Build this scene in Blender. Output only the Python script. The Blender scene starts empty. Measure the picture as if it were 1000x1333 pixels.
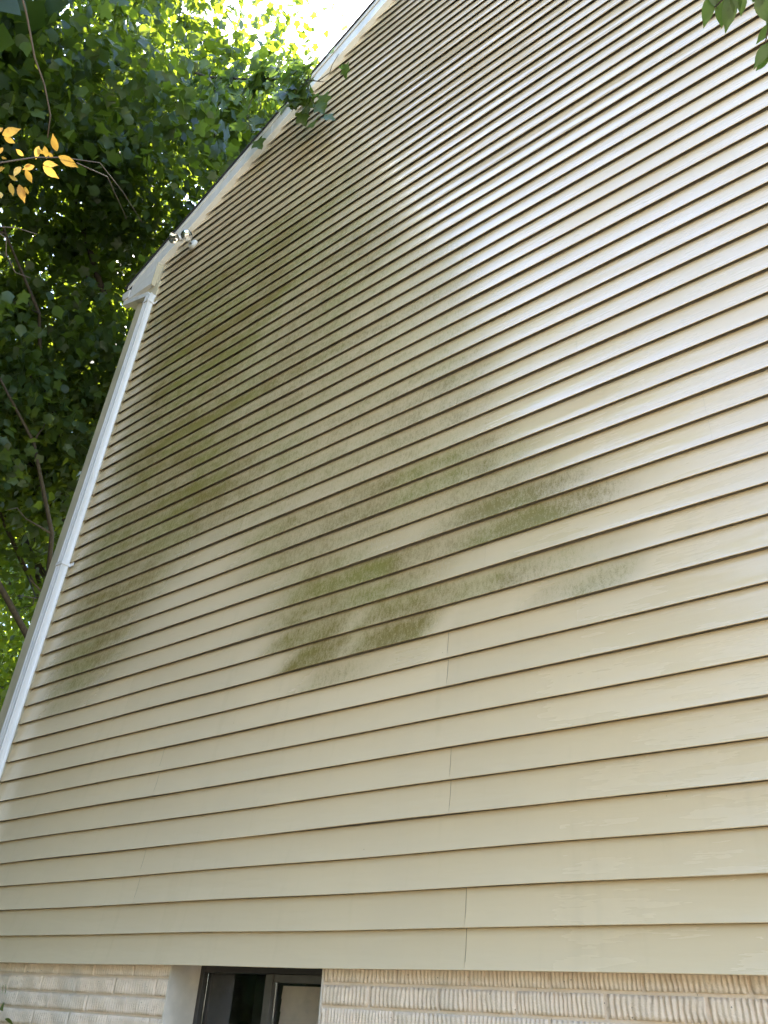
import bpy, math, random
import numpy as np
from mathutils import Vector, Matrix

# ------------------------------------------------------------------ camera, sky, sun, exposure
scene = bpy.context.scene
C = scene.collection
Z0 = 1.70                                   # height of the siding's bottom edge above the ground

cam_data = bpy.data.cameras.new('camera')
cam = bpy.data.objects.new('camera', cam_data); C.objects.link(cam)
_yaw, _pitch, _roll = -0.685143, 0.585411, 0.064288
_f = Vector((math.sin(_yaw)*math.cos(_pitch), math.cos(_yaw)*math.cos(_pitch), math.sin(_pitch)))
_r = Vector((math.cos(_yaw), -math.sin(_yaw), 0)); _u = _r.cross(_f)
_r2 = _r*math.cos(_roll) + _u*math.sin(_roll); _u2 = -_r*math.sin(_roll) + _u*math.cos(_roll)
_m = Matrix((_r2, _u2, -_f)).transposed().to_4x4(); _m.translation = (0, -2.579, Z0-0.163)
cam.matrix_world = _m
cam_data.sensor_fit = 'VERTICAL'; cam_data.sensor_height = 36.0; cam_data.lens = 1002.97/1333*36
cam_data.clip_start = 0.05; cam_data.clip_end = 3000
scene.camera = cam

SUN_AZ, SUN_EL = math.radians(-49), math.radians(67.5)       # azimuth from +Y towards +X
world = bpy.data.worlds.new('World'); scene.world = world; world.use_nodes = True
nt = world.node_tree
sky = nt.nodes.new('ShaderNodeTexSky'); sky.sky_type = 'NISHITA'; sky.sun_disc = False
sky.sun_elevation = SUN_EL; sky.sun_rotation = SUN_AZ
sky.air_density = 1.0; sky.dust_density = 0.6; sky.ozone_density = 2.0
bg = nt.nodes['Background']; bg.inputs['Strength'].default_value = 0.15
nt.links.new(sky.outputs[0], bg.inputs[0])
sun_data = bpy.data.lights.new('sun', 'SUN'); sun_data.energy = 5.0; sun_data.angle = math.radians(0.53)
sun_data.color = (1.0, 0.94, 0.84)
sun = bpy.data.objects.new('sun', sun_data); C.objects.link(sun)
_s = Vector((math.sin(SUN_AZ)*math.cos(SUN_EL), math.cos(SUN_AZ)*math.cos(SUN_EL), math.sin(SUN_EL)))
sun.rotation_euler = _s.to_track_quat('Z', 'Y').to_euler(); sun.location = (0, 0, 40)

vs = scene.view_settings
vs.view_transform = 'Standard'; vs.look = 'None'; vs.gamma = 1.0; vs.use_curve_mapping = False
vs.exposure = 2.92

cy = scene.cycles; cy.max_bounces = 5; cy.diffuse_bounces = 3; cy.glossy_bounces = 2; cy.transmission_bounces = 5; cy.transparent_max_bounces = 4
rng = np.random.default_rng(11); random.seed(11)

# ------------------------------------------------------------------ helpers
def link(o, parent=None):
    C.objects.link(o)
    if parent is not None: o.parent = parent
    return o
def tag(o, label, cat, group=None):
    o['label'] = label; o['category'] = cat
    if group: o['group'] = group
    return o
def thing(name, label, cat, loc=(0, 0, 0), group=None):
    o = bpy.data.objects.new(name, None); o.location = loc; o.empty_display_size = 0.1
    C.objects.link(o); return tag(o, label, cat, group)
class MB:
    """collects boxes, tubes and polygons; build() links them as one mesh"""
    def __init__(s): s.v = []; s.f = []
    def add(s, v, f):
        n = len(s.v); s.v += [tuple(p) for p in v]; s.f += [tuple(i+n for i in q) for q in f]; return s
    def box(s, a, b):
        (x0, y0, z0), (x1, y1, z1) = a, b
        v = [(x0,y0,z0),(x1,y0,z0),(x1,y1,z0),(x0,y1,z0),(x0,y0,z1),(x1,y0,z1),(x1,y1,z1),(x0,y1,z1)]
        return s.add(v, [(0,3,2,1),(4,5,6,7),(0,1,5,4),(1,2,6,5),(2,3,7,6),(3,0,4,7)])
    def prism(s, poly, y0, y1):
        """polygon of (x,z), extruded from y0 to y1"""
        n = len(poly)
        v = [(x, y0, z) for x, z in poly] + [(x, y1, z) for x, z in poly]
        f = [tuple(range(n)), tuple(range(2*n-1, n-1, -1))] + [((i+1) % n, i, i+n, (i+1) % n+n) for i in range(n)]
        return s.add(v, f)
    def tube(s, pts, rad, n=8, cap=True, square=None):
        pts = [Vector(p) for p in pts]; k = len(pts)
        if not hasattr(rad, '__len__'): rad = [rad]*k
        rings = []; up = None
        for i in range(k):
            d = (pts[min(i+1, k-1)] - pts[max(i-1, 0)]).normalized()
            if up is None:
                up = Vector((0, 0, 1)) if abs(d.z) < .9 else Vector((0, 1, 0))
            a = d.cross(up).normalized(); b = a.cross(d).normalized(); up = b
            for j in range(n):
                t = 2*math.pi*j/n
                rings.append(pts[i] + (a*math.cos(t) + b*math.sin(t))*rad[i])
        f = [(i*n+j, i*n+(j+1) % n, (i+1)*n+(j+1) % n, (i+1)*n+j) for i in range(k-1) for j in range(n)]
        if cap: f += [tuple(range(n-1, -1, -1)), tuple((k-1)*n+j for j in range(n))]
        return s.add(rings, f)
    def lathe(s, prof, base, axis, n=16):
        """profile of (radius, distance along axis)"""
        axis = Vector(axis).normalized(); base = Vector(base)
        a = axis.orthogonal().normalized(); b = axis.cross(a); k = len(prof); v = []
        for r, h in prof:
            for j in range(n):
                t = 2*math.pi*j/n; v.append(base + axis*h + (a*math.cos(t)+b*math.sin(t))*r)
        f = [(i*n+j, i*n+(j+1) % n, (i+1)*n+(j+1) % n, (i+1)*n+j) for i in range(k-1) for j in range(n)]
        f += [tuple(range(n-1, -1, -1)), tuple((k-1)*n+j for j in range(n))]
        return s.add(v, f)
    def build(s, name, mat, parent=None, smooth=False, bevel=0):
        me = bpy.data.meshes.new(name); me.from_pydata(s.v, [], s.f); me.update()
        if mat: me.materials.append(mat)
        if smooth: me.polygons.foreach_set('use_smooth', [True]*len(me.polygons))
        o = bpy.data.objects.new(name, me); link(o, parent)
        if bevel:
            md = o.modifiers.new('bevel', 'BEVEL'); md.width = bevel; md.segments = 2; md.limit_method = 'ANGLE'
        return o

class NT:
    """short hand for node trees"""
    def __init__(s, name):
        s.m = bpy.data.materials.new(name); s.m.use_nodes = True; s.t = s.m.node_tree
        s.p = s.t.nodes['Principled BSDF']; s.out = s.t.nodes['Material Output']
    def n(s, kind, **kw):
        x = s.t.nodes.new('ShaderNode'+kind)
        for k, v in kw.items(): setattr(x, k, v)
        return x
    def put(s, sock, v):
        if isinstance(v, bpy.types.NodeSocket): s.t.links.new(v, sock)
        else: sock.default_value = v
    def math(s, op, a, b=0.0, c=0.0, clamp=False):
        x = s.n('Math', operation=op, use_clamp=clamp)
        for i, v in enumerate((a, b, c)): s.put(x.inputs[i], v)
        return x.outputs[0]
    def mix(s, fac, a, b, mode='MIX'):
        x = s.n('Mix', data_type='RGBA', blend_type=mode); x.clamp_factor = True
        s.put(x.inputs[0], fac); s.put(x.inputs[6], a); s.put(x.inputs[7], b); return x.outputs[2]
    def rng(s, v, a, b, c, d, smooth=True):
        x = s.n('MapRange'); x.interpolation_type = 'SMOOTHSTEP' if smooth else 'LINEAR'
        for i, q in enumerate((v, a, b, c, d)): s.put(x.inputs[i], q)
        return x.outputs[0]
    def pos(s, scale=(1, 1, 1), rot=(0, 0, 0)):
        g = s.n('NewGeometry'); m = s.n('Mapping'); m.inputs['Scale'].default_value = scale; m.inputs['Rotation'].default_value = rot
        s.t.links.new(g.outputs['Position'], m.inputs['Vector']); return m.outputs[0]
    def noise(s, vec, scale, detail=3, rough=.55, dist=0):
        x = s.n('TexNoise'); s.put(x.inputs['Vector'], vec)
        x.inputs['Scale'].default_value = scale; x.inputs['Detail'].default_value = detail
        x.inputs['Roughness'].default_value = rough; x.inputs['Distortion'].default_value = dist
        return x.outputs['Fac']
    def attr(s, name):
        x = s.n('Attribute', attribute_name=name); return x.outputs['Fac']
    def bump(s, h, strength=.2, dist=.01):
        x = s.n('Bump'); x.inputs['Strength'].default_value = strength; x.inputs['Distance'].default_value = dist
        s.put(x.inputs['Height'], h); s.put(s.p.inputs['Normal'], x.outputs[0]); return x
    def set(s, **kw):
        for k, v in kw.items(): s.put(s.p.inputs[k.replace('_', ' ')], v)
        return s

# ------------------------------------------------------------------ materials
def mat_vinyl():
    t = NT('vinyl_siding')
    st = t.attr('stain')
    # a soft olive film, with fine brushy speckle and runs where it is thick
    streak = t.noise(t.pos((1, 1, .34), (0, math.radians(6), 0)), 85, 5, .72, .2)
    fine = t.noise(t.pos((1, 1, .7), (0, math.radians(-6), 0)), 260, 3, .65)
    blot = t.noise(t.pos((1, 1, 1.3)), 7, 5, .62)
    big = t.noise(t.pos((1, 1, 1)), 1.7, 3, .55)
    n = t.math('ADD', t.math('MULTIPLY', t.math('SUBTRACT', streak, .5), 2.1), t.math('MULTIPLY', t.math('SUBTRACT', fine, .5), 1.8))
    n = t.math('ADD', n, t.math('MULTIPLY', t.math('SUBTRACT', blot, .5), .75))
    n = t.math('ADD', n, t.math('MULTIPLY', t.math('SUBTRACT', big, .5), .5))
    gate = t.rng(st, .03, .5, 0, 1)
    film = t.math('MULTIPLY', t.math('POWER', st, .85), t.rng(blot, .25, .75, .53, .72))
    speck = t.rng(t.math('ADD', st, t.math('MULTIPLY', n, gate)), .25, 1.30, 0, .50)
    m = t.math('ADD', film, speck, clamp=True)
    hue = t.noise(t.pos(), 2.2, 2, .5)
    mould = t.mix(t.rng(hue, .4, .62, 0, 1), (.182, .130, .018, 1), (.190, .158, .020, 1))
    # clean vinyl: a little unevenness from panel to panel, faint run marks and dust
    oi = t.n('ObjectInfo')
    pv = t.rng(oi.outputs['Random'], 0, 1, .965, 1.03, False)
    runs = t.noise(t.pos((1, 1, .06)), 14, 3, .6)
    dust = t.noise(t.pos((1, 1, 1)), 1.1, 4, .6)
    base = t.mix(t.rng(dust, .35, .7, 0, .6), (.655, .505, .305, 1), (.60, .47, .295, 1))
    base = t.mix(t.rng(runs, .55, .78, 0, .30), base, (.54, .42, .255, 1))
    sc = t.n('VectorMath', operation='SCALE'); t.put(sc.inputs[0], base); t.put(sc.inputs['Scale'], pv)
    col = t.mix(m, sc.outputs[0], mould)
    # small specks of dirt
    spk = t.n('TexVoronoi'); spk.inputs['Scale'].default_value = 9; t.put(spk.inputs['Vector'], t.pos())
    sm = t.math('LESS_THAN', spk.outputs['Distance'], .018)
    col = t.mix(t.math('MULTIPLY', sm, .6), col, (.12, .09, .05, 1))
    # chalky film: long horizontal wipes of duller vinyl
    film = t.noise(t.pos((.35, 1, 3.2)), 7, 4, .65)
    film2 = t.noise(t.pos((1, 1, 1)), 1.4, 3, .6)
    sx = t.n('SeparateXYZ'); t.put(sx.inputs[0], t.pos())
    worn = t.rng(sx.outputs[0], -1.6, -.8, .2, 1.0)          # hand-scuffed, duller wipes towards the right
    wipe = t.rng(t.math('ADD', t.math('MULTIPLY', film, .6), t.math('MULTIPLY', film2, .6)), .50, .70, 0, .22)
    r0 = t.math('ADD', t.math('MULTIPLY', wipe, worn), .125)
    r0 = t.math('ADD', r0, t.rng(oi.outputs['Random'], 0, 1, -.02, .07, False))
    rough = t.math('ADD', r0, t.math('MULTIPLY', m, .45), clamp=True)
    wav = t.noise(t.pos((.25, 1, 1.4)), 6, 3, .55)
    grain = t.noise(t.pos((.12, 1, 1)), 260, 2, .5)
    h = t.math('ADD', t.math('MULTIPLY', wav, 1.0), t.math('MULTIPLY', grain, .025))
    dent = t.noise(t.pos((.5, 1, 1)), 1.3, 2, .5)
    h = t.math('ADD', h, t.math('ADD', t.math('MULTIPLY', m, .06), t.math('MULTIPLY', dent, 2.0)))
    t.bump(h, .55, .012)
    t.set(Base_Color=col, Roughness=rough, IOR=1.7)
    return t.m
def mat_white(name, col=(.64, .61, .57, 1), rough=.42):
    t = NT(name)
    n = t.noise(t.pos((1, 1, .25)), 9, 4, .6)
    c = t.mix(t.rng(n, .45, .75, 0, .5), col, (col[0]*.72, col[1]*.73, col[2]*.68, 1))
    t.set(Base_Color=c, Roughness=t.rng(n, .3, .7, rough-.06, rough+.12)); t.bump(t.noise(t.pos(), 3, 2), .15, .01)
    return t.m
def mat_beige():
    t = NT('beige_corner_vinyl'); n = t.noise(t.pos((1, 1, .3)), 6, 3)
    t.set(Base_Color=t.mix(t.rng(n, .4, .7, 0, 1), (.50, .43, .29, 1), (.40, .35, .23, 1)), Roughness=.45); return t.m
def mat_brick(name, k=1.0):
    t = NT(name)
    n = t.noise(t.pos(), 24, 4, .6); n2 = t.noise(t.pos(), 160, 3, .6); n3 = t.noise(t.pos((1, 1, .4)), 3.2, 3)
    c = t.mix(t.rng(n, .35, .72, 0, .6), (.72*k, .56*k, .40*k, 1), (.60*k, .465*k, .335*k, 1))
    c = t.mix(t.rng(n3, .52, .75, 0, .55), c, (.45, .39, .30, 1))
    sp = t.n('TexVoronoi'); sp.inputs['Scale'].default_value = 26; t.put(sp.inputs['Vector'], t.pos())
    c = t.mix(t.math('MULTIPLY', t.math('LESS_THAN', sp.outputs['Distance'], .06), .75), c, (.05, .04, .03, 1))
    t.set(Base_Color=c, Roughness=.62); t.bump(t.math('ADD', n2, t.math('MULTIPLY', n, .8)), .5, .004)
    return t.m
def mat_plain(name, col, rough=.5, metal=0, nscale=20, var=.25, bump=.1):
    t = NT(name); n = t.noise(t.pos(), nscale, 4, .6)
    t.set(Base_Color=t.mix(t.rng(n, .35, .7, 0, 1), (*col, 1), tuple(c*(1-var) for c in col)+(1,)), Roughness=rough, Metallic=metal)
    if bump: t.bump(n, bump, .01)
    return t.m
def mat_glass(name, rough=.02, col=(1, 1, 1, 1)):
    t = NT(name); t.set(Base_Color=col, Roughness=rough, Transmission_Weight=1.0, IOR=1.45); return t.m
def mat_shingle():
    t = NT('asphalt_shingle'); n = t.noise(t.pos(), 120, 3); v = t.n('TexVoronoi'); v.inputs['Scale'].default_value = 5
    t.put(v.inputs['Vector'], t.pos((.5, 1, 3)))
    t.set(Base_Color=t.mix(n, (.012, .012, .012, 1), (.035, .032, .03, 1)), Roughness=.9); t.bump(n, .6, .01); return t.m
def mat_leaf(name, dark, light, trans, tw=.45, rough=.42):
    t = NT(name); r = t.attr('tint')
    c = t.mix(r, (*dark, 1), (*light, 1))
    n = t.noise(t.pos(), 30, 2); c = t.mix(t.rng(n, .4, .7, 0, .3), c, (*[q*.6 for q in dark], 1))
    t.set(Base_Color=c, Roughness=rough); t.p.inputs['Specular IOR Level'].default_value = .4
    tr = t.n('BsdfTranslucent'); t.put(tr.inputs['Color'], t.mix(r, (*trans, 1), (*[min(1, q*1.25) for q in trans], 1)))
    mx = t.n('MixShader'); mx.inputs[0].default_value = tw
    t.t.links.new(t.p.outputs[0], mx.inputs[1]); t.t.links.new(tr.outputs[0], mx.inputs[2]); t.t.links.new(mx.outputs[0], t.out.inputs[0])
    return t.m
def mat_leaf_obj(name, ramp, trans, tw=.35):
    """leaf colour chosen per object"""
    t = NT(name); oi = t.n('ObjectInfo'); cr = t.n('ValToRGB'); e = cr.color_ramp.elements
    while len(e) < len(ramp): e.new(.5)
    for i, c in enumerate(ramp): e[i].position = i/(len(ramp)-1); e[i].color = (*c, 1)
    t.put(cr.inputs[0], oi.outputs['Random'])
    n = t.noise(t.pos(), 70, 3); c = t.mix(t.rng(n, .5, .72, 0, .6), cr.outputs[0], tuple(q*.55 for q in ramp[0])+(1,))
    t.set(Base_Color=c, Roughness=.45)
    tr = t.n('BsdfTranslucent'); t.put(tr.inputs['Color'], (*trans, 1))
    mx = t.n('MixShader'); mx.inputs[0].default_value = tw
    t.t.links.new(t.p.outputs[0], mx.inputs[1]); t.t.links.new(tr.outputs[0], mx.inputs[2]); t.t.links.new(mx.outputs[0], t.out.inputs[0])
    return t.m
def mat_bark():
    t = NT('bark'); n = t.noise(t.pos((1, 1, .2)), 22, 4, .65)
    t.set(Base_Color=t.mix(n, (.035, .028, .022, 1), (.13, .105, .08, 1)), Roughness=.9); t.bump(n, .8, .03); return t.m

VINYL = mat_vinyl(); WHITE = mat_white('white_aluminium'); BEIGE = mat_beige()
BRICK = mat_brick('painted_brick'); MORTAR = mat_brick('painted_mortar', .94); BARK = mat_bark(); SHINGLE = mat_shingle()
BLACK = mat_plain('dark_frame', (.040, .034, .028), .45); BRONZE = mat_plain('dark_bronze_frame', (.085, .072, .055), .4)
ROOM = mat_plain('dark_room', (.03, .028, .025), .9); BLIND = mat_plain('tan_blind', (.66, .53, .38), .5, var=.12)
GLASS = mat_glass('window_glass'); BULB = mat_glass('lamp_glass', .06)
REFLECTOR = mat_plain('lamp_reflector', (.8, .8, .78), .15, 1.0, bump=0)
SHEATH = mat_plain('sheathing', (.25, .215, .165), .9)
MAPLE = mat_leaf('maple_leaf', (.022, .048, .025), (.054, .095, .038), (.34, .44, .025), .34)
OAKL = mat_leaf('far_leaf', (.015, .036, .016), (.046, .086, .028), (.26, .36, .022), .34)
SUNL = mat_leaf('sun_painted_leaf', (.040, .080, .020), (.095, .150, .035), (.42, .52, .03), .42)  # brighter leaf tone, with sunlight put into its colour
YELLOW = mat_leaf_obj('yellow_leaf', [(.42, .19, .03), (.56, .34, .05), (.60, .41, .08), (.58, .45, .14)], (.50, .31, .05))
GREEN = mat_leaf_obj('green_sprig_leaf', [(.035, .07, .018), (.055, .10, .022), (.075, .12, .03)], (.22, .34, .05))
MAPLE1 = mat_leaf_obj('bough_leaf', [(.022, .048, .016), (.035, .066, .02), (.055, .09, .03)], (.22, .34, .04))
TWIG = mat_plain('twig_bark', (.11, .085, .065), .8)
GRASS = mat_plain('lawn', (.12, .115, .05), .95, nscale=8, var=.5, bump=.6)
CONC = mat_plain('concrete', (.38, .33, .26), .85, nscale=6, var=.18, bump=.3)

# ------------------------------------------------------------------ ground
def ground_sheet(name, x0, y0, x1, y1, z, mat):
    b = MB(); b.add([(x0, y0, z), (x1, y0, z), (x1, y1, z), (x0, y1, z)], [(0, 1, 2, 3)])
    o = b.build(name, mat); o['kind'] = 'structure'; return o
ground_sheet('lawn', -600, -600, 600, 600, 0, GRASS)
bounce = ground_sheet('bounce_slab', -1.0, -26, 14, -3.4, .004, CONC)  # unseen slab added to bounce warm light onto the wall

# ------------------------------------------------------------------ house
XL, XR = -5.48, 5.30                         # house corners
PITCH = 2/3
def rake_top(x): return Z0 + 6.512 + PITCH*(x+5.189)         # top edge of the rake board
XPK = (XL+XR)/2
def roof_z(x): return rake_top(x if x <= XPK else 2*XPK-x)
house = thing('house', 'two storey house with beige vinyl siding and green mould stains on its gable wall', 'house', (0, 0, 0))

# gable sheathing behind the siding (a real wall, not seen)
b = MB()
pk = roof_z(XPK)-.06
b.prism([(XL, Z0+.03), (XR, Z0+.03), (XR, roof_z(XR)-.06), (XPK, pk), (XL, roof_z(XL)-.06)], .012, .12)
wall = b.build('gable_wall', SHEATH, house)
b = MB()                                     # the other three walls
b.box((XL, .13, 0), (XL+.12, 9.0, Z0+5.9)); b.box((XR-.12, .13, 0), (XR, 9.0, Z0+5.9)); b.box((XL+.12, 8.88, 0), (XR-.12, 9.0, Z0+5.9))
b.build('side_wall', BEIGE, house)

EXP = .127
STAIN = """
000000000000000000000000000000000000000000000000000000000000000000000000000000000000000000000000
000000000000000000000000000000000000000000000000000000000000000000000000000000000000000000000000
000000000000000000000000000000000000000000000000000000000000000000000000000000000000000000000000
000000000000000000000000000000000000000000000000000000000000000000000000000000000000000000000000
000000000000000000000000000000000000000000000000000000000000000000000000000000000000000000000000
000000000000000000000000000000000000000000000000000000000000000000000000000000000000000000000000
000000000000000000000000000000000000000000000000000000000000000000000000000000000000000000000000
000000000000000000000000000000000000000000000000000000000000000000000000000000000000000000000000
000000000000000000000000000000000000000000000000000000000000000000000000000000000000000000000000
000000000000000000000000000000000000000000000000000012354444333222221000000000000000000000000000
000000000000000000000000000000000000000000000000002788888881888888888001111110244445555300000000
000011243433333321100000000000000000000000000001577777777771777777777757566776555443332200000000
001123455666666544332100000000000000000000000007777777777775777777777133000011223311111100000000
011224566777777777644321000000000000000000000002468888888888888888881136789999999977777400000000
011234577777777777775421100000000000000000012333334678888734333333221178999999988776410000000000
011234455666666666655432200000000000000012346666666666655544455555444456666666664210000000000000
011235677777777777777765442211100000011234556666666666666666667777777777777777410000000000000000
011235667777777777777777654432222111122445566666666666666666667777777777777741100000000000000000
111234556666666666666666655443322233344444444444444444444444445555444444443321000000000000000000
112244667777777777777777777766665666555555555555555555555555555555555555554432100000000000000000
112245667777777777777777777778887766666665555555555555555555555555555555555431100000000000000000
112345777777777777777777888889999887776666666555555555555555555555556666665421100000000000000000
112344667777777777777777788888888888766666666555555555555555555555555555554321000000000000000000
112234555555566666666666666777777776665555555554444444444444444444444444443210000000000000000000
112234466666778877777777778888888877766666666655555555544444444444444444443210000000000000000000
112234445677788888888877888887777666666666666666555555555444444444444444443100000000000000000000
112233455677788888888888888877766666666666666666666555555555444444444444432100000000000000000000
123334566888999999999999999999999999998888887777777776666665555555555555431100000000000000000000
122233455677778888888888877777777777777777666666666666655555444444444444321000000000000000000000
122233556666777777777777777777666666666666666666666665555554444444444443210000000000000000000000
223334556777888888888888888887777666666666666666666666666655555444444433210000000000000000000000
233345557777888888888888888888888876666566666677777777666655444333333221000000000000000000000000
333345668889999999999999999999999988876666667777777777777666544222111000000000000000000000000000
333345567778888888888888888888888888777755556677777777777776653110000000000000000000000000000000
223345566667777777777777777777777777777666555566666666666665531100000000000000000000000000000000
334456688889999999999999999999999999999988876677777777777766421100000000000000000000000000000000
333355677788888888888888888888888888888887776666666666666654311000000000000000000000000000000000
334556777888888888888888888888888888888888777677777776665442110000000000000000000000000000000000
335557777888888888888888888888888888888888777766644444443321000000000000000000000000000000000000
345556667777777777777777777777777777777777776666554433332110000000000000000000000000000000000000
466677788888888888888888888888888888888888887777766544321100000000000000000000000000000000000000
666788888888888888888888888888888888888888887777776665421100000000000000000000000000000000000000
556666777777777777777777777777777777777777665555555554421100000000000000000000000000000000000000
455555566666666666777777777777888888877766666666666554221000000000000000000000000000000000000000
444444444444444444444555555565555555554444444555566554210000000000000000000000000000000000000000
333333333333333344444444444444444443333333333333344321000000000000000000000000000000000000000000
222222223333333333333333333333333332222222222223332210000000000000000000000000000000000000000000
011111111111111122222222223222222222222222221111111000000000000000000000000000000000000000000000
000000000000000001111111111111222222222221110000000000000000000000000000000000000000000000000000
000000000000000000000000000011111111111111000000000000000000000000000000000000000000000000000000
000000000000000000000000000000000000000000000000000000000000000000000000000000000000000000000000
000000000000000000000000000000000000000000000000000000000000000000000000000000000000000000000000
000000000000000000000000000000000000000000000000000000000000000000000000000000000000000000000000
000000000000000000000000000000000000000000000000000000000000000000000000000000000000000000000000
000000000000000000000000000000000000000000000000000000000000000000000000000000000000000000000000
000000000000000000000000000000000000000000000000000000000000000000000000000000000000000000000000
""".split()
SX0, SDX = -5.2, .05
SG = np.array([[int(c) for c in r] for r in STAIN], float)/9
for _k in range(len(SG)):                    # the older growth higher up fades softly, the low patches have firmer ends
    _w = 1 if _k < 12 else 6
    SG[_k] = np.convolve(np.pad(SG[_k], _w, mode='edge'), np.hanning(2*_w+3)[1:-1]/np.hanning(2*_w+3)[1:-1].sum(), 'valid')
def stain_at(k, x):
    if k >= len(SG): return np.zeros_like(x)
    u = (x-SX0)/SDX; i = np.clip(np.floor(u).astype(int), 0, SG.shape[1]-2); f = np.clip(u-i, 0, 1)
    return np.where((u < -1) | (u > SG.shape[1]-1), 0, SG[k, i]*(1-f) + SG[k, i+1]*f)

# profile of one course: (height above course bottom, distance out from the wall)
def profile(lip, inner):
    p = [(EXP+.0035, -.0095), (EXP+.0025, -.0010)]
    for t in (0.008, .2, .4, .56, .7, .82, .91, .965):
        h = EXP*(1-t); p.append((h, .0024 + (lip-.0024)*(.38*t + .62*t**2.8)))
    p += [(.0022, lip-.0002), (.0006, lip-.0009), (.0003, lip-.0022), (.0022, lip-.0036), (.008, lip-.0042), (.032, inner)]
    return p
PROF_LOCK = profile(.0215, .0130); PROF_MID = profile(.0190, .0110)
def left_limit(z):                           # siding runs behind the rake board / downspout
    xr = (z + .12 - (Z0+6.512))/PITCH - 5.189
    return max(-5.215, xr)
def right_limit(z):
    xr = 2*XPK - ((z + .12 - (Z0+6.512))/PITCH - 5.189)
    return min(XR-.03, xr)

def siding_panel(p, xa, xb):
    """a double-course vinyl panel between xa and xb"""
    z0 = Z0 + p*2*EXP
    if left_limit(z0) >= xb-.02 or right_limit(z0) <= xa+.02: return
    det = xa < 0.2
    nx = max(2, int((xb-xa)/(.035 if det else .4))+1)
    vs_, fs, ss = [], [], []
    rr_ = random.Random(p); ph = rr_.uniform(0, 6.28); amp = rr_.uniform(.0005, .0018); wl = rr_.uniform(1.2, 2.2)
    for c in (0, 1):
        prof = PROF_LOCK if c == 0 else PROF_MID
        k = 2*p+c; base = len(vs_)
        for j, (h, out) in enumerate(prof):
            z = z0 + c*EXP + h
            a = max(xa, left_limit(z)); e = min(xb, right_limit(z))
            if e < a+.004: e = a+.004
            xs = np.linspace(a, e, nx)
            sag = amp*np.sin(xs*wl*2+ph) + .0005*np.sin(xs*5.1+ph*2)
            st = stain_at(k, xs - .75*(h-.05))*np.interp(h, [0, .02, .085, .127], [.92, 1, 1, .62])
            bow = .7*amp*np.cos(xs*wl*1.3+ph*1.7)
            for i in range(nx):
                vs_.append((xs[i], -out - max(0, .0006+bow[i])*(1 if j < 11 else .6), z + sag[i])); ss.append(st[i])
        np_ = len(prof)
        for j in range(np_-1):
            for i in range(nx-1):
                q = base+j*nx+i; fs.append((q, q+nx, q+nx+1, q+1))
    me = bpy.data.meshes.new('siding_panel'); me.from_pydata(vs_, [], fs); me.update()
    at = me.attributes.new('stain', 'FLOAT', 'POINT'); at.data.foreach_set('value', np.array(ss, np.float32))
    me.polygons.foreach_set('use_smooth', [True]*len(me.polygons)); me.materials.append(VINYL)
    o = bpy.data.objects.new('siding_panel', me); link(o, wall)
    return o
NP = 41
for p in range(NP):
    seam = (-1.70, -3.53, -1.70, -3.53)[p % 2] + random.uniform(-.02, .02)
    if p == 0: seam = -1.615
    if p >= 5: seam = (-1.70, -3.53)[p % 2] + random.uniform(-.75, .75)
    if p % 4 == 1: seam += .02
    xs = [seam]
    while xs[0] > XL: xs.insert(0, xs[0]-3.66)
    while xs[-1] < XR: xs.append(xs[-1]+3.66)
    for i in range(len(xs)-1):
        gp_ = .0009 if p < 5 else .0002; a, e = xs[i]+gp_, xs[i+1]-gp_          # a hairline joint between panel ends
        siding_panel(p, max(a, XL), min(e, XR))

# outside corner post, frieze trim and rake boards
b = MB(); b.box((XL-.016, -.022, Z0-.01), (-5.19, .012, Z0+5.95)); b.box((XL-.016, .012, Z0-.01), (XL, .13, Z0+5.95))
b.build('corner_post', BEIGE, house, bevel=.004)
b = MB(); b.box((XR-.06, -.022, Z0-.01), (XR+.016, .012, Z0+5.75)); b.build('corner_post', BEIGE, house, bevel=.004)
def rake(x0, x1, h, y0, y1, name='rake_board'):
    b = MB(); b.prism([(x0, rake_top(x0)-h), (x1, rake_top(x1)-h), (x1, rake_top(x1)), (x0, rake_top(x0))], y0, y1)
    return b.build(name, WHITE, house, bevel=.003)
rake(-5.66, -3.83, .245, -.062, .011)
rake(-3.87, XPK, .238, -.058, .011)
bm_ = MB(); bm_.prism([(XPK, pk-.24+.06), (XR+.2, roof_z(XR+.2)-.24), (XR+.2, roof_z(XR+.2)), (XPK, pk+.06)], -.058, .011)
bm_.build('rake_board', WHITE, house)
# drip-edge strip along the top of the rake
b = MB(); b.prism([(-5.72, rake_top(-5.72)-.045), (XPK, rake_top(XPK)-.045), (XPK, rake_top(XPK)+.004), (-5.72, rake_top(-5.72)+.004)], -.074, -.0635)
b.build('drip_edge', WHITE, house)
# triangular boxed eave end and its small end cap
b = MB(); b.prism([(-5.665, Z0+5.93), (-5.27, Z0+5.93), (-5.27, rake_top(-5.27)-.247), (-5.665, rake_top(-5.665)-.247)], -.0605, .010)
eb = b.build('eave_box', WHITE, house, bevel=.003)
b = MB(); b.box((-5.269, -.066, Z0+5.90), (-5.258, .008, Z0+6.24)); b.box((-5.2575, -.022, Z0+5.90), (-5.240, .008, Z0+6.27))
b.build('end_cap', BEIGE, eb, bevel=.002)
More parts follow.
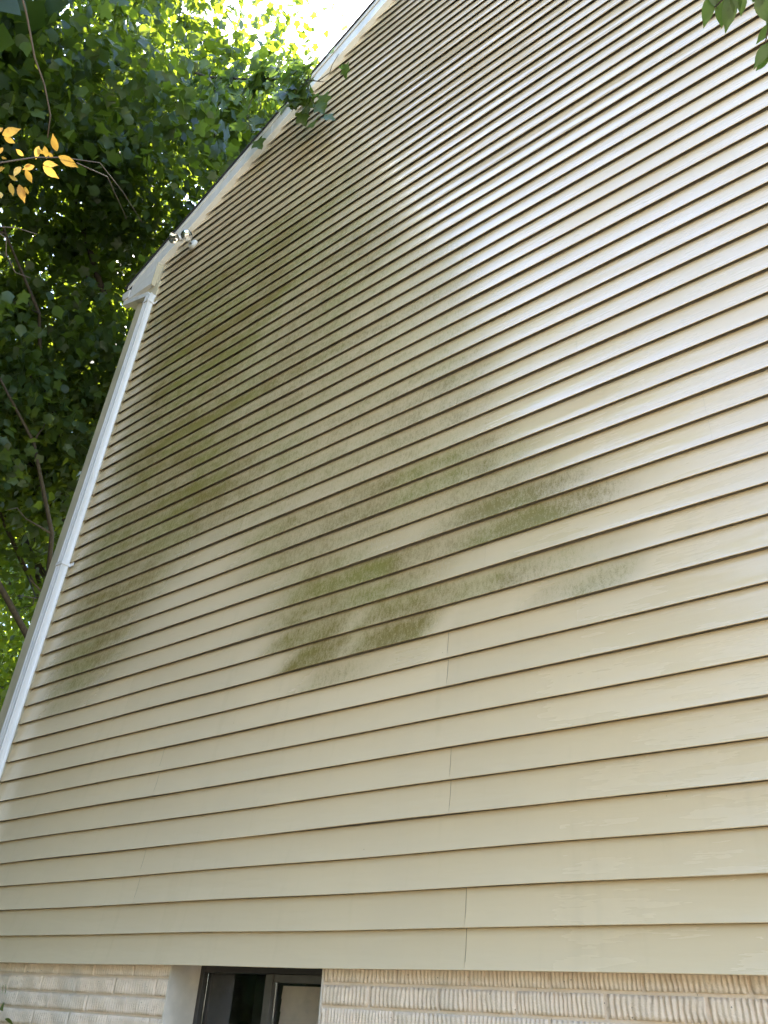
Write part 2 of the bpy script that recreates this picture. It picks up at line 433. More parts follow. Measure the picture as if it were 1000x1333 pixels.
# eave soffit and gutter along the side of the house
b = MB(); b.box((-5.66, .011, Z0+5.93), (XL-.001, 9.0, Z0+5.945)); b.box((-5.675, .011, Z0+5.93), (-5.661, 9.0, Z0+6.16)); b.build('eave_soffit', WHITE, house)
gp = [(-5.680, 0), (-5.76, 0), (-5.775, .02), (-5.790, .07), (-5.805, .085), (-5.805, .115), (-5.795, .115), (-5.795, .09), (-5.78, .076), (-5.765, .028), (-5.755, .010), (-5.690, .010), (-5.690, .115), (-5.680, .115)]
b = MB(); n_ = len(gp); gz = Z0+5.985
b.add([(x, -.06, gz+h) for x, h in gp]+[(x, 9.0, gz+h) for x, h in gp], [(i, (i+1) % n_, (i+1) % n_+n_, i+n_) for i in range(n_)])
g = b.build('gutter', WHITE, house)
b = MB(); b.prism([(-5.680, gz), (-5.76, gz), (-5.775, gz+.02), (-5.790, gz+.07), (-5.805, gz+.085), (-5.805, gz+.118), (-5.680, gz+.118)][::-1], -.064, -.0602)
b.build('end_plate', WHITE, g)
# ribbed rectangular downspout with an offset from the gutter
def spout_section(x0, x1, y0, y1, rib=.004):
    pts = []
    for (ax, ay), (bx, by), n in (((x0, y0), (x1, y0), 8), ((x1, y0), (x1, y1), 6), ((x1, y1), (x0, y1), 2), ((x0, y1), (x0, y0), 6)):
        for i in range(n):
            t = i/n; px, py = ax+(bx-ax)*t, ay+(by-ay)*t
            d = rib if (n > 2 and i in (2, 3, n-3, n-2)) else 0
            nx, ny = (by-ay), -(bx-ax); L = math.hypot(nx, ny)
            pts.append((px-nx/L*d, py-ny/L*d))
    return pts
sec = spout_section(-5.242, -5.162, -.092, -.034)
b = MB(); n_ = len(sec); v = []; zs = [0.12, 1.2, 2.6, Z0+2.63, Z0+2.65, Z0+5.66]
for z in zs: v += [(x, y, z) for x, y in sec]
v += [(x-.004, y+.012, Z0+5.70) for x, y in sec]
b.add(v, [(i+k*n_, (i+1) % n_+k*n_, (i+1) % n_+(k+1)*n_, i+(k+1)*n_) for k in range(len(zs)) for i in range(n_)])
ds = b.build('downspout', WHITE, house)
b = MB()                                     # sloping offset from the gutter outlet to the corner
p0, p1, p2, p3 = (-5.74, -.02, Z0+5.99), (-5.735, -.025, Z0+5.935), (-5.26, -.052, Z0+5.735), (-5.204, -.055, Z0+5.655)
def rect_tube(b, pts, hw, hd):
    pts = [Vector(p) for p in pts]; k = len(pts); v = []
    for i in range(k):
        d = (pts[min(i+1, k-1)]-pts[max(i-1, 0)]).normalized(); a = Vector((0, -1, 0)); s_ = d.cross(a).normalized(); a = s_.cross(d)
        v += [pts[i]+s_*hw+a*hd, pts[i]-s_*hw+a*hd, pts[i]-s_*hw-a*hd, pts[i]+s_*hw-a*hd]
    f = [(i*4+j, i*4+(j+1) % 4, (i+1)*4+(j+1) % 4, (i+1)*4+j) for i in range(k-1) for j in range(4)] + [(3, 2, 1, 0), tuple((k-1)*4+j for j in range(4))]
    b.add(v, f)
rect_tube(b, [p0, p1, p2, p3], .032, .028); b.build('offset_elbow', WHITE, ds, bevel=.004)
for zz in (Z0+5.585, Z0+2.635):
    b = MB(); b.box((-5.246, -.0965, zz-.014), (-5.1575, -.0925, zz+.014)); b.box((-5.1615, -.0925, zz-.014), (-5.1575, -.02, zz+.014))
    b.box((-5.1575, -.026, zz-.014), (-5.115, -.021, zz+.014)); b.box((-5.250, -.0925, zz-.014), (-5.246, -.03, zz+.014))
    b.build('strap', WHITE, ds, bevel=.001)
# roof
b = MB(); t_ = .030
xe = -5.755
b.prism([(xe, rake_top(xe)+.006), (XPK, rake_top(XPK)+.006), (XPK, rake_top(XPK)+.006+t_), (xe-.02, rake_top(xe-.02)+.006+t_)], -.088, 9.3)
xe2 = 2*XPK-xe
b.prism([(XPK+.001, roof_z(XPK)+.006), (xe2, roof_z(xe2)+.006), (xe2+.02, roof_z(xe2+.02)+.006+t_), (XPK+.001, roof_z(XPK)+.006+t_)], -.088, 9.3)
b.build('roof', SHINGLE, house)

# ---- painted striated brick foundation with a basement window
BL, BH, JT = .305, .0735, .010
BY = .030                                    # brick face
WX0, WX1, WZ0, WZ1 = -3.197, -2.288, Z0-.62, Z0+.02
b = MB()
b.box((XL+.02, BY+.010, 0), (WX0, .30, Z0+.029)); b.box((WX1, BY+.010, 0), (XR-.02, .30, Z0+.029)); b.box((WX0, BY+.010, 0), (WX1, .30, WZ0))
found = b.build('foundation', MORTAR, house)
b = MB(); b.box((WX0-.002, BY+.002, WZ0), (WX0+.006, .215, Z0+.028)); b.build('jamb', mat_plain('painted_jamb', (.64, .54, .42), .6, nscale=5), found)
b = MB(); b.box((WX1-.006, BY+.002, WZ0), (WX1+.002, .215, Z0+.028)); b.build('jamb', bpy.data.materials['painted_jamb'], found)
def brick_mesh(L, H, seed):
    r = np.random.default_rng(seed); pitch = r.uniform(.0145, .0195); nc = max(6, int(L/pitch*5)); nr = 6
    xs = np.linspace(0, L, nc); zs = np.linspace(0, H, nr)
    off = r.uniform(0, 6.28); w = r.uniform(-1, 1, 6); v = []; f = []
    wave = np.cumsum(r.normal(0, .35, nr)); wx = np.interp(xs, np.linspace(0, L, 9), np.cumsum(r.normal(0, .5, 9)))
    wob = r.normal(0, .8, (nr, 12))
    for j, z in enumerate(zs):
        loc = np.interp(xs, np.linspace(0, L, 12), wob[j])
        ph = 2*math.pi*xs/pitch + off + wx + wave[j]*.9 + loc
        dep = .0115*(.5+.5*np.cos(ph))**1.6*(.6+.4*np.sin(xs*31+w[0]*6+z*40))
        dep = dep + r.uniform(0, .0006, nc)
        if j in (0, nr-1): dep = dep + .0022
        dep[0] += .002; dep[-1] += .002
        for i in range(nc): v.append((xs[i], dep[i], z))
    for j in range(nr-1):
        for i in range(nc-1): q = j*nc+i; f.append((q, q+1, q+nc+1, q+nc))
    n = len(v); D = .030                       # sides
    ring = [(i, 0) for i in range(nc)] + [(nc-1, j) for j in range(1, nr)] + [(i, nr-1) for i in range(nc-2, -1, -1)] + [(0, j) for j in range(nr-2, 0, -1)]
    for i, j in ring: v.append((xs[i], D, zs[j]))
    m = len(ring)
    for a in range(m):
        i, j = ring[a]; i2, j2 = ring[(a+1) % m]
        f.append((j*nc+i, n+a, n+(a+1) % m, j2*nc+i2))
    me = bpy.data.meshes.new('brick'); me.from_pydata(v, [], f); me.update(); me.materials.append(BRICK)
    me.polygons.foreach_set('use_smooth', [True]*len(me.polygons)); return me
variants = [brick_mesh(BL-JT, BH-JT, s) for s in range(12)]
ZT = Z0 - .046                               # first bed joint
rest = MB(); cuts = {}
for r in range(0, 23):
    zb = ZT + (0 if r == 0 else 0) - r*BH + JT/2
    if zb < .02: break
    off = -1.461 + (0 if r % 2 else .135) + [.0, .01, -.012, .006][r % 4]
    i0 = int((XL+.03-off)/BL)-1
    for i in range(i0, i0+40):
        a, e = off+i*BL+JT/2, off+(i+1)*BL-JT/2
        a, e = max(a, XL+.022), min(e, XR-.022)
        if e-a < .03: continue
        segs = [(a, e)]
        if zb+BH > WZ0 and e > WX0 and a < WX1:
            segs = [s for s in ((a, min(e, WX0)), (max(a, WX1), e)) if s[1]-s[0] > .025]
        for sa, se in segs:
            if r < 4 and sa < 1.6:
                full = abs(se-sa-(BL-JT)) < .002
                if full: me = variants[random.randrange(len(variants))]
                else: me = brick_mesh(se-sa, BH-JT, random.randrange(999))
                o = bpy.data.objects.new('brick', me); link(o, found); o.location = (sa, BY+random.uniform(-.001, .0012), zb)
                o.rotation_euler.x = random.uniform(-.01, .01)
            else:
                rest.box((sa, BY, zb), (se, BY+.028, zb+BH-JT))
o = rest.build('brickwork', BRICK, found); o['kind'] = 'stuff'

# basement window
b = MB(); WY = .215
for (xa, xb, za, zb) in ((WX0+.006, WX0+.030, WZ0, WZ1), (WX1-.030, WX1-.006, WZ0, WZ1), (WX0+.035, WX1-.035, WZ1-.03, WZ1), (WX0+.035, WX1-.035, WZ0, WZ0+.03)):
    b.box((xa, WY-.012, za), (xb, WY+.05, zb))
win = b.build('window', BLACK, house, bevel=.003)
b = MB(); b.box((WX0+.006, WY+.35, WZ0), (WX1-.006, WY+.36, WZ1)); b.box((WX0+.006, WY+.051, WZ0-.001), (WX0+.012, WY+.35, WZ1)); b.box((WX1-.012, WY+.051, WZ0-.001), (WX1-.006, WY+.35, WZ1))
b.box((WX0+.006, WY+.051, WZ1+.001), (WX1-.006, WY+.36, WZ1+.01)); b.box((WX0+.006, WY+.051, WZ0-.012), (WX1-.006, WY+.36, WZ0-.002))
b.build('dark_interior', ROOM, win)
mx_ = -2.757
b = MB(); b.box((mx_, WY-.022, WZ0+.031), (mx_+.042, WY+.02, WZ1-.031)); b.build('mullion', BRONZE, win, bevel=.003)
b = MB(); b.box((mx_+.043, WY-.012, WZ1-.062), (WX1-.036, WY+.015, WZ1-.031)); b.box((WX1-.056, WY-.012, WZ0+.031), (WX1-.036, WY+.015, WZ1-.063)); b.build('sash_frame', BRONZE, win, bevel=.002)
b = MB(); b.box((WX0+.0355, WY+.012, WZ0+.031), (mx_-.0005, WY+.016, WZ1-.031)); b.build('pane', GLASS, win)
b = MB(); b.box((mx_+.043, WY+.004, WZ0+.031), (WX1-.0565, WY+.008, WZ1-.0625)); b.build('pane', GLASS, win)
for i in range(12):
    z = WZ1-.070-i*.046
    b = MB(); b.add([(mx_+.05, WY+.045, z), (WX1-.05, WY+.045, z), (WX1-.05, WY+.040, z-.0475), (mx_+.05, WY+.040, z-.0475)], [(0, 1, 2, 3)])
    s_ = b.build('blind_slat', BLIND, win); md = s_.modifiers.new('t', 'SOLIDIFY'); md.thickness = .0012

# ------------------------------------------------------------------ flood light on the gable, under the rake
fl = thing('floodlight', 'white twin flood light with two round clear bulbs under the sloping roof edge', 'light', (-4.752, -.017, Z0+6.175))
def rel(p): return Vector(p)-Vector((-4.752, -.017, Z0+6.175))
b = MB(); b.lathe([(.055, 0), (.055, .012), (.045, .028), (.03, .034)], (0, 0, 0), (0, -1, 0), 20); b.build('mounting_plate', WHITE, fl, smooth=False)
for (cpos, aim) in (((-4.640, -.175, Z0+6.065), (.62, -.62, -.55)), ((-4.800, -.215, Z0+6.112), (-.05, -.75, -.65))):
    cpos = rel(cpos); aim = Vector(aim).normalized()
    back = cpos - aim*.105
    b = MB(); b.tube([(0, -.03, 0), back*.5+Vector((0, -.02, .01)), back], .010, 8); b.lathe([(.018, -.01), (.024, 0), (.026, .05), (.022, .055)], back, aim, 14)
    h = b.build('lamp_holder', WHITE, fl, smooth=True)
    b = MB(); b.lathe([(.02, .05), (.03, .062), (.052, .095), (.0565, .115), (.054, .124), (.035, .131), (.012, .134)], back, aim, 24)
    bl = b.build('bulb', BULB, fl, smooth=True)
    b = MB(); k = 20
    b.lathe([(.017, .056), (.028, .068), (.048, .099)], back, aim, k); b.f = [q for q in b.f if len(q) == 4]; b.build('reflector', REFLECTOR, bl, smooth=True)

# ------------------------------------------------------------------ trees
def tmpl(outline, centre, cup, droop):
    pts = [(centre[0], centre[1])] + outline
    v = np.array([(x, y, cup*abs(y) - droop*x*x) for x, y in pts]); n = len(outline)
    f = np.array([(0, 1+i, 1+(i+1) % n) for i in range(n)]); return v, f
half = [(-.02, .12), (-.10, .33), (.08, .42), (.20, .31), (.36, .48), (.60, .58), (.60, .37), (.69, .22), (.85, .19)]
MAPLE_T = tmpl([(0, 0)] + half + [(1, 0)] + [(x, -y) for x, y in half[::-1]], (.33, 0), .16, .22)
simple = [(.02, .22), (.22, .36), (.50, .44), (.66, .22)]
SIMPLE_T = tmpl([(0, 0)] + simple + [(1, 0)] + [(x, -y) for x, y in simple[::-1]], (.4, 0), .15, .2)
oval = [(.10, .10), (.28, .21), (.5, .24), (.72, .18), (.88, .08)]
OVAL_T = tmpl([(0, 0)] + oval + [(1.06, 0)] + [(x, -y) for x, y in oval[::-1]], (.5, 0), .22, .18)
QUAD_T = (np.array([(0, 0, 0), (.45, .42, .06), (1, 0, -.15), (.45, -.42, .06)]), np.array([(0, 2, 1), (0, 3, 2)]))

def leaf_frames(n, g, tilt=.95):
    """random leaf orientations: tips out and down, faces mostly upward"""
    az = g.uniform(0, 2*math.pi, n); dr = g.normal(-.6, .5, n)
    t = np.stack([np.cos(az)*np.cos(dr), np.sin(az)*np.cos(dr), np.sin(dr)], 1)
    up = np.stack([g.normal(0, tilt, n), g.normal(0, tilt, n), np.ones(n)], 1)
    s = np.cross(up, t); s /= np.linalg.norm(s, axis=1)[:, None]+1e-9
    nn = np.cross(t, s); return t, s, nn
def leaf_mesh(name, pos, size, template, mat, g, parent, tint_bias=None):
    V, F = template; n = len(pos); t, s, nn = leaf_frames(n, g)
    co = pos[:, None, :] + size[:, None, None]*(V[None, :, 0:1]*t[:, None, :] + V[None, :, 1:2]*s[:, None, :] + V[None, :, 2:3]*nn[:, None, :])
    co = co.reshape(-1, 3); fa = (F[None] + (np.arange(n)*len(V))[:, None, None]).reshape(-1)
    me = bpy.data.meshes.new(name); nf = len(fa)//3
    me.vertices.add(len(co)); me.vertices.foreach_set('co', co.astype(np.float32).ravel())
    me.loops.add(nf*3); me.loops.foreach_set('vertex_index', fa.astype(np.int32))
    me.polygons.add(nf); me.polygons.foreach_set('loop_start', np.arange(0, nf*3, 3, dtype=np.int32))
    me.update(); me.validate()
    tint = np.repeat(np.clip(g.beta(1.6, 2.2, n) + (0 if tint_bias is None else tint_bias), 0, 1), len(V))
    a = me.attributes.new('tint', 'FLOAT', 'POINT'); a.data.foreach_set('value', tint.astype(np.float32))
    me.polygons.foreach_set('use_smooth', np.ones(nf, bool)); me.materials.append(mat)
    o = bpy.data.objects.new(name, me); link(o, parent); o['kind'] = 'stuff'; return o
def crook(a, b, g, k=6, w=.12):
    a, b = np.array(a, float), np.array(b, float); L = np.linalg.norm(b-a)
    pts = [a+(b-a)*i/k for i in range(k+1)]
    for i in range(1, k): pts[i] = pts[i] + g.normal(0, w*L/k*1.2, 3) + np.array([0, 0, .06*L*math.sin(math.pi*i/k)])
    return [tuple(p) for p in pts]
def in_house(P, pad=.35):
    x, y, z = P[:, 0], P[:, 1], P[:, 2]
    rz = Z0 + 6.512 + PITCH*(np.where(x < XPK, x, 2*XPK-x)+5.189)
    inside = (x > -5.85-pad) & (x < 6) & (y > -.15-pad) & (y < 9.5) & (z < rz+pad)
    k = 2.58/np.maximum(y+2.58, .05); xw = x*k; zw = 1.54+(z-1.54)*k
    above = zw > Z0+6.512+PITCH*(xw+5.189)+.5
    front = ~above & (y <= .3) & (y > -2.9) & (x > -2.23*(np.maximum(y, -2.9)+2.58)-.75) & (x > -6.9) & (x < 3)
    return inside | front
def tree(name, label, cat, base, top, blobs, n_clusters, n_leaves, leaf, lsize, mat, seed, trunk_r=.28, limbs=26, cl_r=(.35, .75), group=None, front_share=0):
    g = np.random.default_rng(seed); root = thing(name, label, cat, base, group); B = np.array(base)
    # trunk
    tp = crook((0, 0, -.05), np.array(top)-B, g, 8, .10); n = len(tp)
    b = MB(); b.tube(tp, [trunk_r*(1.25 if i == 0 else 1)*(1-.72*i/(n-1)) for i in range(n)], 12)
    b.build('trunk', BARK, root, smooth=True)
    vol = np.array([r[0]*r[1]*r[2] for _, r in blobs]); pick = g.choice(len(blobs), n_clusters*2, p=vol/vol.sum())
    d = g.normal(0, 1, (n_clusters*2, 3)); d /= np.linalg.norm(d, axis=1)[:, None]
    rr = g.uniform(0, 1, n_clusters*2)**.42
    cen = np.array([blobs[i][0] for i in pick]) + d*rr[:, None]*np.array([blobs[i][1] for i in pick])
    cen = cen[~in_house(cen, .7)][:n_clusters]
    # limbs
    b = MB(); order = np.argsort(-np.linalg.norm(cen-np.array(top), axis=1)); sel = order[:len(order)//2]; sel = g.choice(sel, min(limbs, len(sel)), replace=False)
    for i in sel:
        e = cen[i]-B; h = np.clip(e[2]*g.uniform(.45, .75), 1.8, tp[-1][2]*.97)
        a = np.array([np.interp(h, [q[2] for q in tp], [q[c] for q in tp]) for c in range(3)])
        L = np.linalg.norm(e-a); pts = crook(a, e, g, 7, .10); r0 = .0125*L**.8
        b.tube(pts, [max(.006, r0*(1-.9*k/7)) for k in range(8)], 7)
        for _ in range(4):                   # side twigs
            k = g.integers(3, 7); q = np.array(pts[k]); tip = q + g.normal(0, .55, 3)+np.array([0, 0, -.05])
            b.tube(crook(q, tip, g, 3, .2), [max(.004, r0*.3), .008, .006, .003], 5)
    b.build('limb', BARK, root, smooth=True)
    # leaves in clumps
    w = g.uniform(.4, 1.6, len(cen)); ci = g.choice(len(cen), n_leaves, p=w/w.sum())
    cr = g.uniform(cl_r[0], cl_r[1], len(cen))[ci]
    P = cen[ci] + g.normal(0, 1, (n_leaves, 3))*np.stack([cr*.75, cr*.75, cr*.42], 1)
    P = P[~in_house(P)]
    k = int(len(P)*front_share)
    if k: leaf_mesh('crown', P[:k]-B, g.uniform(lsize[0]*1.1, lsize[1]*1.1, k), MAPLE_T, mat, g, root)
    leaf_mesh('crown', P[k:]-B, g.uniform(lsize[0], lsize[1], len(P)-k), leaf, mat, g, root)
    return root

maple = tree('maple_tree', 'tall maple with broad lobed leaves overhanging the eave and roof edge', 'tree', (-10.4, 4.6, 0), (-9.3, 2.4, 11.5),
     [((-8.5, .6, 11.2), (4.6, 5.0, 5.2)), ((-10.5, -.5, 9.0), (4.0, 3.6, 3.3)), ((-6.5, .8, 13.0), (2.1, 2.4, 3.3)), ((-9.0, 3.5, 8.6), (2.8, 3.0, 3.0))], 600, 92000, SIMPLE_T, (.09, .16), MAPLE, 3, .30, 16, (.28, .62), None, .28)
tree('shade_tree', 'dark dense tree standing behind the downspout at the left', 'tree', (-13.6, 5.6, 0), (-14.2, 4.4, 12.0),
     [((-14.2, 4.3, 11.4), (4.6, 4.6, 4.0))], 280, 36000, SIMPLE_T, (.10, .16), OAKL, 5, .20, 4)
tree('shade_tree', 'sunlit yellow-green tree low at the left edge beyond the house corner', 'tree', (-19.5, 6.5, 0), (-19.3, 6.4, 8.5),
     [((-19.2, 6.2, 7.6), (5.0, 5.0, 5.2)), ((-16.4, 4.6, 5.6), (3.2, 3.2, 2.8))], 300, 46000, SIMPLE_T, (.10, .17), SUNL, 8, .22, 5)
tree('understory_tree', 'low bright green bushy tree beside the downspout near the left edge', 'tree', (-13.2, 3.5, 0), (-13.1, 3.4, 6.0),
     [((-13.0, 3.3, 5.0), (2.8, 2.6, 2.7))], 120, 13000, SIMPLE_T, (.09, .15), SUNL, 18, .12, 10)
# trees to the left and behind, out of the picture: they shade the wall's left side and show in its sheen; bushy and broad ones added as light blockers
for lab, base, top, blobs, nc_, nl_, sd in (
     ('large tree to the left behind the photographer', (-9.5, -8.0, 0), (-9.2, -7.8, 11.0), [((-7.6, -7.2, 10.6), (5.4, 5.6, 5.0)), ((-9.0, -5.2, 5.4), (4.0, 3.2, 4.2)), ((-5.2, -7.6, 5.8), (3.0, 3.0, 3.2))], 320, 30000, 9),
     ('wide tree far back on the left of the yard', (-8.0, -17.0, 0), (-8.0, -17.0, 10.0), [((-7.5, -16.5, 8.5), (5.6, 5.0, 6.5))], 170, 13000, 10),
     ('unseen bushy tree added to block low sky light, branches down to the lawn at the left', (-14.5, -4.0, 0), (-14.5, -4.0, 7.0), [((-14.2, -3.8, 5.0), (3.6, 4.2, 4.6))], 170, 14000, 12),
     ('unseen broad tree added to darken the left of the wall, at the back of the yard beside the driveway', (-4.5, -13.5, 0), (-4.4, -13.4, 8.0), [((-4.2, -13.2, 6.4), (4.0, 3.6, 4.6))], 150, 11000, 14),
     ('tree closing the yard beyond the driveway, left of three', (-2.0, -29.0, 0), (-2.0, -29.0, 8.0), [((-2.0, -29.0, 6.2), (5.6, 4.0, 5.6))], 140, 9000, 15),
     ('tree closing the yard beyond the driveway, middle of three', (8.0, -30.0, 0), (8.0, -30.0, 8.0), [((8.0, -30.0, 6.0), (5.8, 4.0, 5.4))], 140, 9000, 16),
     ('tree closing the yard beyond the driveway, right of three', (18.0, -27.0, 0), (18.0, -27.0, 8.0), [((18.0, -27.0, 6.2), (5.8, 4.5, 5.6))], 140, 9000, 17),
     ('unseen bushy tree added to block low sky light, in the far left corner of the yard', (-16.0, -11.0, 0), (-16.0, -11.0, 7.0), [((-15.8, -11.0, 5.0), (4.2, 4.6, 4.8))], 160, 12000, 13)):
    tree('yard_tree', lab, 'tree', base, top, blobs, nc_, nl_, QUAD_T, (.32, .50), OAKL, sd, .28, 18)

# the maple bough whose leaves hang in front of the rake: each leaf its own part
def leaf_object_mesh(name, template, mat, fold=0):
    V, F = template; me = bpy.data.meshes.new(name); me.from_pydata([tuple(v) for v in V], [], [tuple(f) for f in F]); me.update()
    me.polygons.foreach_set('use_smooth', [True]*len(me.polygons)); me.materials.append(mat); return me
mb_ = np.array(maple.location)
g = np.random.default_rng(21)
bp = [(-7.2, .0, 13.2), (-5.9, -.30, 12.2), (-4.97, -.35, Z0+9.11), (-4.07, -.36, Z0+8.02), (-3.5, -.37, Z0+7.36), (-3.03, -.36, Z0+6.82), (-2.78, -.36, Z0+6.5)]
b = MB(); b.tube([tuple(np.array(p)-mb_) for p in bp], [.03, .022, .016, .011, .008, .006, .003], 7)
side = []
for k in range(24):
    i = g.integers(2, 6); f = g.uniform(0, 1); q = np.array(bp[i])*(1-f)+np.array(bp[min(i+1, 6)])*f
    tip = q + np.array([g.uniform(-.25, .3), g.uniform(-.12, .12), g.uniform(-.75, .12)]); side.append((q, tip))
    b.tube(crook(q-mb_, tip-mb_, g, 3, .15), [.005, .004, .003, .002], 5)
bough = b.build('bough', BARK, maple, smooth=True)
bl_me = leaf_object_mesh('leaf', MAPLE_T, MAPLE1)
def place_leaf(me, pos, tipdir, up, size, parent, name='leaf'):
    t = Vector(tipdir).normalized(); s_ = Vector(up).cross(t)
    if s_.length < 1e-3: s_ = Vector((1, 0, 0))
    s_.normalize(); n = t.cross(s_)
    m = Matrix((t, s_, n)).transposed().to_4x4(); m = m @ Matrix.Scale(size, 4); m.translation = Vector(pos)
    o = bpy.data.objects.new(name, me); link(o, parent); o.matrix_local = m; return o
for k in range(210):
    q, tip = side[g.integers(0, len(side))]; f = g.uniform(.25, 1.05); p = q*(1-f)+tip*f + g.normal(0, .06, 3)
    place_leaf(bl_me, p-mb_, (g.normal(0, .6), g.normal(-.1, .4), -.8+g.normal(0, .3)), (g.normal(0, .4), -1+g.normal(0, .5), .5), g.uniform(.10, .16), bough)

# ---- small tree at the left with a dying yellow-leaved twig
oval_y = leaf_object_mesh('leaf', OVAL_T, YELLOW); oval_g = leaf_object_mesh('leaf', OVAL_T, GREEN)
yt = thing('dogwood_tree', 'slender small tree at the far left with a twig of yellow-orange leaves', 'tree', (-3.3, -3.3, 0)); yb = np.array((-3.3, -3.3, 0))
g = np.random.default_rng(5)
b = MB(); b.tube([(0, 0, -.05), (.05, .04, 1.2), (.12, .1, 2.4), (.3, .2, 3.3), (.45, .3, 4.6), (.5, .3, 5.6)], [.07, .055, .045, .036, .02, .008], 10); b.build('trunk', BARK, yt, smooth=True)
def twig(pts, r0, r1, parent, root, name='twig'):
    k = len(pts); b = MB(); b.tube([tuple(np.array(p)-root) for p in pts], [r0+(r1-r0)*i/(k-1) for i in range(k)], 6); return b.build(name, TWIG, parent, smooth=True)
main = [(-3.0, -3.08, 5.0-1.9), (-2.6, -2.7, 3.45), (-2.122, -2.32, 3.783), (-2.092, -2.228, 3.933), (-2.017, -2.159, 3.986), (-1.994, -2.09, 4.056), (-1.952, -1.979, 4.129), (-1.986, -1.851, 4.135), (-2.03, -1.723, 4.127)]
tw = twig(main, .0045, .0010, yt, yb)
twig([(-2.85, -3.0, 5.2), (-2.2, -2.75, 4.9), (-1.6777, -2.5437, 4.2618), (-1.7624, -2.4187, 4.2032), (-1.827, -2.333, 4.153), (-1.859, -2.266, 4.123), (-1.905, -2.199, 4.08), (-1.955, -2.164, 4.036)], .005, .0022, yt, yb)
twig([(-1.973, -2.043, 4.064), (-1.962, -1.932, 4.11), (-2.0, -1.796, 4.043)], .002, .0012, yt, yb)
twig([(-2.95, -3.05, 3.5), (-2.5, -2.5, 3.75), (-2.23, -2.157, 3.793), (-2.22, -2.078, 3.787), (-2.248, -2.05, 3.752), (-2.265, -1.992, 3.72), (-2.247, -1.944, 3.726)], .0035, .0014, yt, yb)
twig([(-2.3, -2.22, 3.79), (-2.237, -2.15, 3.785), (-2.184, -2.076, 3.821), (-2.156, -2.012, 3.833)], .003, .0015, yt, yb)
YL = [([-2.0484, -2.2687, 4.0021], [-1.9906, -2.2475, 4.0163], 0), ([-2.0485, -2.2626, 4.0012], [-2.048, -2.2235, 4.0124], 0), ([-2.0524, -2.2858, 4.0008], [-2.0375, -2.2795, 4.023], 0), ([-1.9737, -2.1164, 4.0389], [-1.9416, -2.1589, 4.0493], 0), ([-1.9794, -2.1042, 4.0321], [-1.957, -2.0397, 4.0299], 0), ([-1.9987, -2.1668, 4.0278], [-2.025, -2.1543, 3.9945], 0), ([-1.9881, -2.1545, 4.0342], [-2.0086, -2.1263, 4.0161], 0), ([-1.9937, -2.1362, 4.0266], [-1.999, -2.1093, 4.0296], 0), ([-2.0249, -2.1257, 3.9994], [-1.9845, -2.0977, 3.994], 0), ([-2.0293, -2.1215, 3.995], [-2.0055, -2.0721, 3.9673], 0), ([-2.0476, -2.1838, 3.9906], [-2.0579, -2.214, 4.0021], 0), ([-2.0458, -2.141, 3.9848], [-2.0684, -2.1631, 3.9585], 0), ([-2.0709, -2.1553, 3.9661], [-2.0876, -2.1142, 3.9551], 0), ([-2.0738, -2.1715, 3.9664], [-2.0818, -2.1772, 3.9206], 0), ([-2.1058, -2.1535, 3.9356], [-2.1077, -2.1822, 3.9285], 0), ([-2.123, -2.1653, 3.9225], [-2.1487, -2.1373, 3.9026], 0), ([-2.1101, -2.143, 3.9299], [-2.1209, -2.104, 3.8877], 0), ([-2.1028, -2.1245, 3.9329], [-2.1257, -2.101, 3.9314], 0), ([-2.0906, -2.2328, 3.9615], [-2.0963, -2.2136, 3.9738], 0), ([-2.1237, -2.217, 3.9302], [-2.0895, -2.2136, 3.9217], 0), ([-2.1599, -2.1735, 3.8905], [-2.1464, -2.1654, 3.8622], 0), ([-2.0503, -2.1527, 3.983], [-2.0646, -2.163, 3.9689], 0), ([-2.0061, -2.1662, 4.0217], [-2.0178, -2.1371, 4.0293], 0), ([-2.0704, -2.2455, 3.9806], [-2.0833, -2.2462, 3.9551], 0)]
for (p, tip, sz) in YL:
    p, tip = np.array(p), np.array(tip); d = tip-p
    place_leaf(oval_y, p-yb, d, (.6+g.normal(0, .3), -.2+g.normal(0, .3), -.75), float(np.linalg.norm(d)), tw)
# its crown, out of the picture, filled out to block light from the lower left wall
P = np.array((-4.3, -4.3, 4.2)) + g.normal(0, 1, (6500, 3))*np.array((1.1, .8, 1.0)); P = P[(P[:, 1] < -2.85) & (P[:, 2] > 1.2)]
leaf_mesh('crown', P-yb, g.uniform(.07, .12, len(P)), OVAL_T, MAPLE, g, yt)

# ---- small tree at the right whose sprigs hang into the top right corner
gt = thing('cherry_tree', 'small tree whose green oval leaves hang into the top right corner', 'tree', (1.9, -2.9, 0)); gb = np.array((1.9, -2.9, 0))
b = MB(); b.tube([(0, 0, -.05), (-.05, .05, 1.4), (-.12, .15, 2.6), (-.3, .35, 3.6), (-.5, .5, 4.6), (-.55, .5, 5.4)], [.08, .065, .055, .042, .025, .008], 10); b.build('trunk', BARK, gt, smooth=True)
l1 = twig([(1.62, -2.58, 3.5), (1.1, -2.1, 4.1), (.6, -1.75, 4.25), (.30, -1.56, 3.95), (.16, -1.49, 3.74), (.078, -1.463, 3.661), (.018, -1.448, 3.654)], .016, .0018, gt, gb)
l2 = twig([(.6, -1.75, 4.25), (.38, -1.55, 4.05), (.22, -1.45, 3.78), (.135, -1.39, 3.63), (.09, -1.333, 3.585)], .008, .0016, gt, gb)
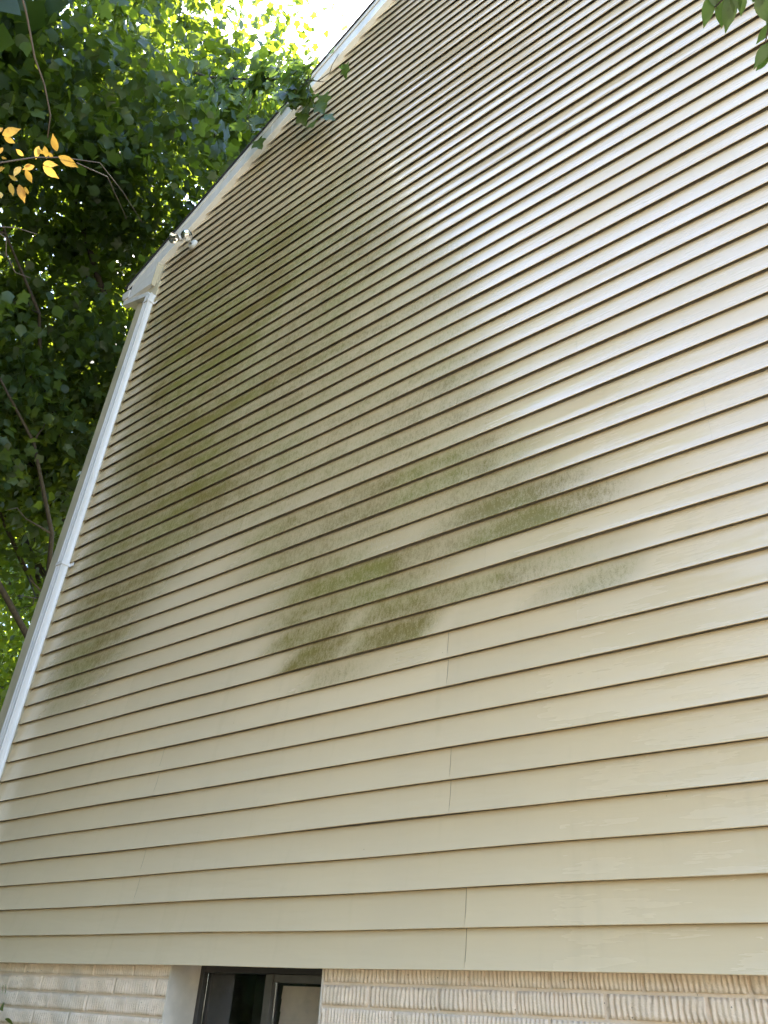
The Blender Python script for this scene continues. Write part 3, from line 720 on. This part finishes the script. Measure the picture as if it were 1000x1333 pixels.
GL = [([0.0203, -1.4672, 3.6865], [-0.012, -1.4261, 3.6429], 0), ([0.0386, -1.4535, 3.6791], [0.0208, -1.4013, 3.6409], 0), ([0.059, -1.4454, 3.6743], [0.0289, -1.3998, 3.6174], 0), ([0.0485, -1.4463, 3.6751], [0.0437, -1.4085, 3.6331], 0), ([0.0821, -1.4358, 3.6685], [0.0664, -1.4008, 3.6406], 0), ([0.0267, -1.4603, 3.6828], [0.0226, -1.4351, 3.6637], 0), ([0.0714, -1.445, 3.6737], [0.064, -1.4184, 3.6387], 0), ([0.0214, -1.4699, 3.6879], [0.0232, -1.4476, 3.6553], 0), ([0.1087, -1.4179, 3.6576], [0.1139, -1.3661, 3.606], 1), ([0.1259, -1.4037, 3.6488], [0.0947, -1.3997, 3.6401], 1), ([0.1152, -1.3531, 3.6204], [0.0774, -1.3381, 3.5952], 1), ([0.0992, -1.3208, 3.6019], [0.0563, -1.3068, 3.5608], 1), ([0.1039, -1.3102, 3.5952], [0.0837, -1.2784, 3.5902], 1), ([0.1356, -1.3745, 3.6317], [0.1047, -1.3499, 3.6166], 1), ([0.0973, -1.4338, 3.6668], [0.1098, -1.3969, 3.6483], 1), ([0.1283, -1.3462, 3.6156], [0.1001, -1.3226, 3.5786], 1), ([0.1107, -1.4232, 3.6604], [0.0925, -1.3966, 3.669], 1), ([0.0916, -1.2969, 3.5875], [0.0524, -1.2769, 3.5917], 1)]
for (p, tip, par) in GL:
    p, tip = np.array(p), np.array(tip); d = tip-p
    place_leaf(oval_g, p-gb, d, (g.normal(0, .35), -.5+g.normal(0, .2), -.85), float(np.linalg.norm(d)), l1 if par == 0 else l2)
P = np.array((1.6, -2.7, 5.4)) + g.normal(0, 1, (700, 3))*np.array((.5, .4, .45)); P = P[(P[:, 1] < -2.1) & (P[:, 2] > 4.7)]
leaf_mesh('crown', P-gb, g.uniform(.06, .09, len(P)), OVAL_T, MAPLE, g, gt)

# ---- shrub at the foot of the wall, its tip just enters at the left
sh = thing('shrub', 'green leafy shrub tip against the painted brick at the left edge', 'shrub', (-4.26, -.36, 0)); g = np.random.default_rng(2)
b = MB()
for k in range(16):
    a = g.uniform(0, 6.28); e = np.array((.30*math.cos(a)*g.uniform(.3, 1), .24*math.sin(a)*g.uniform(.3, 1), g.uniform(.9, 1.58)))
    b.tube(crook((.04*math.cos(a), .04*math.sin(a), -.03), e, g, 4, .12), [.009, .007, .006, .004, .002], 5)
b.build('stem', BARK, sh, smooth=True)
P = np.stack([g.normal(0, .15, 900), g.normal(0, .10, 900), g.uniform(.25, 1.60, 900)], 1); P = P[P[:, 1] < .30]
leaf_mesh('foliage', P, g.uniform(.035, .07, len(P)), OVAL_T, MAPLE, g, sh)
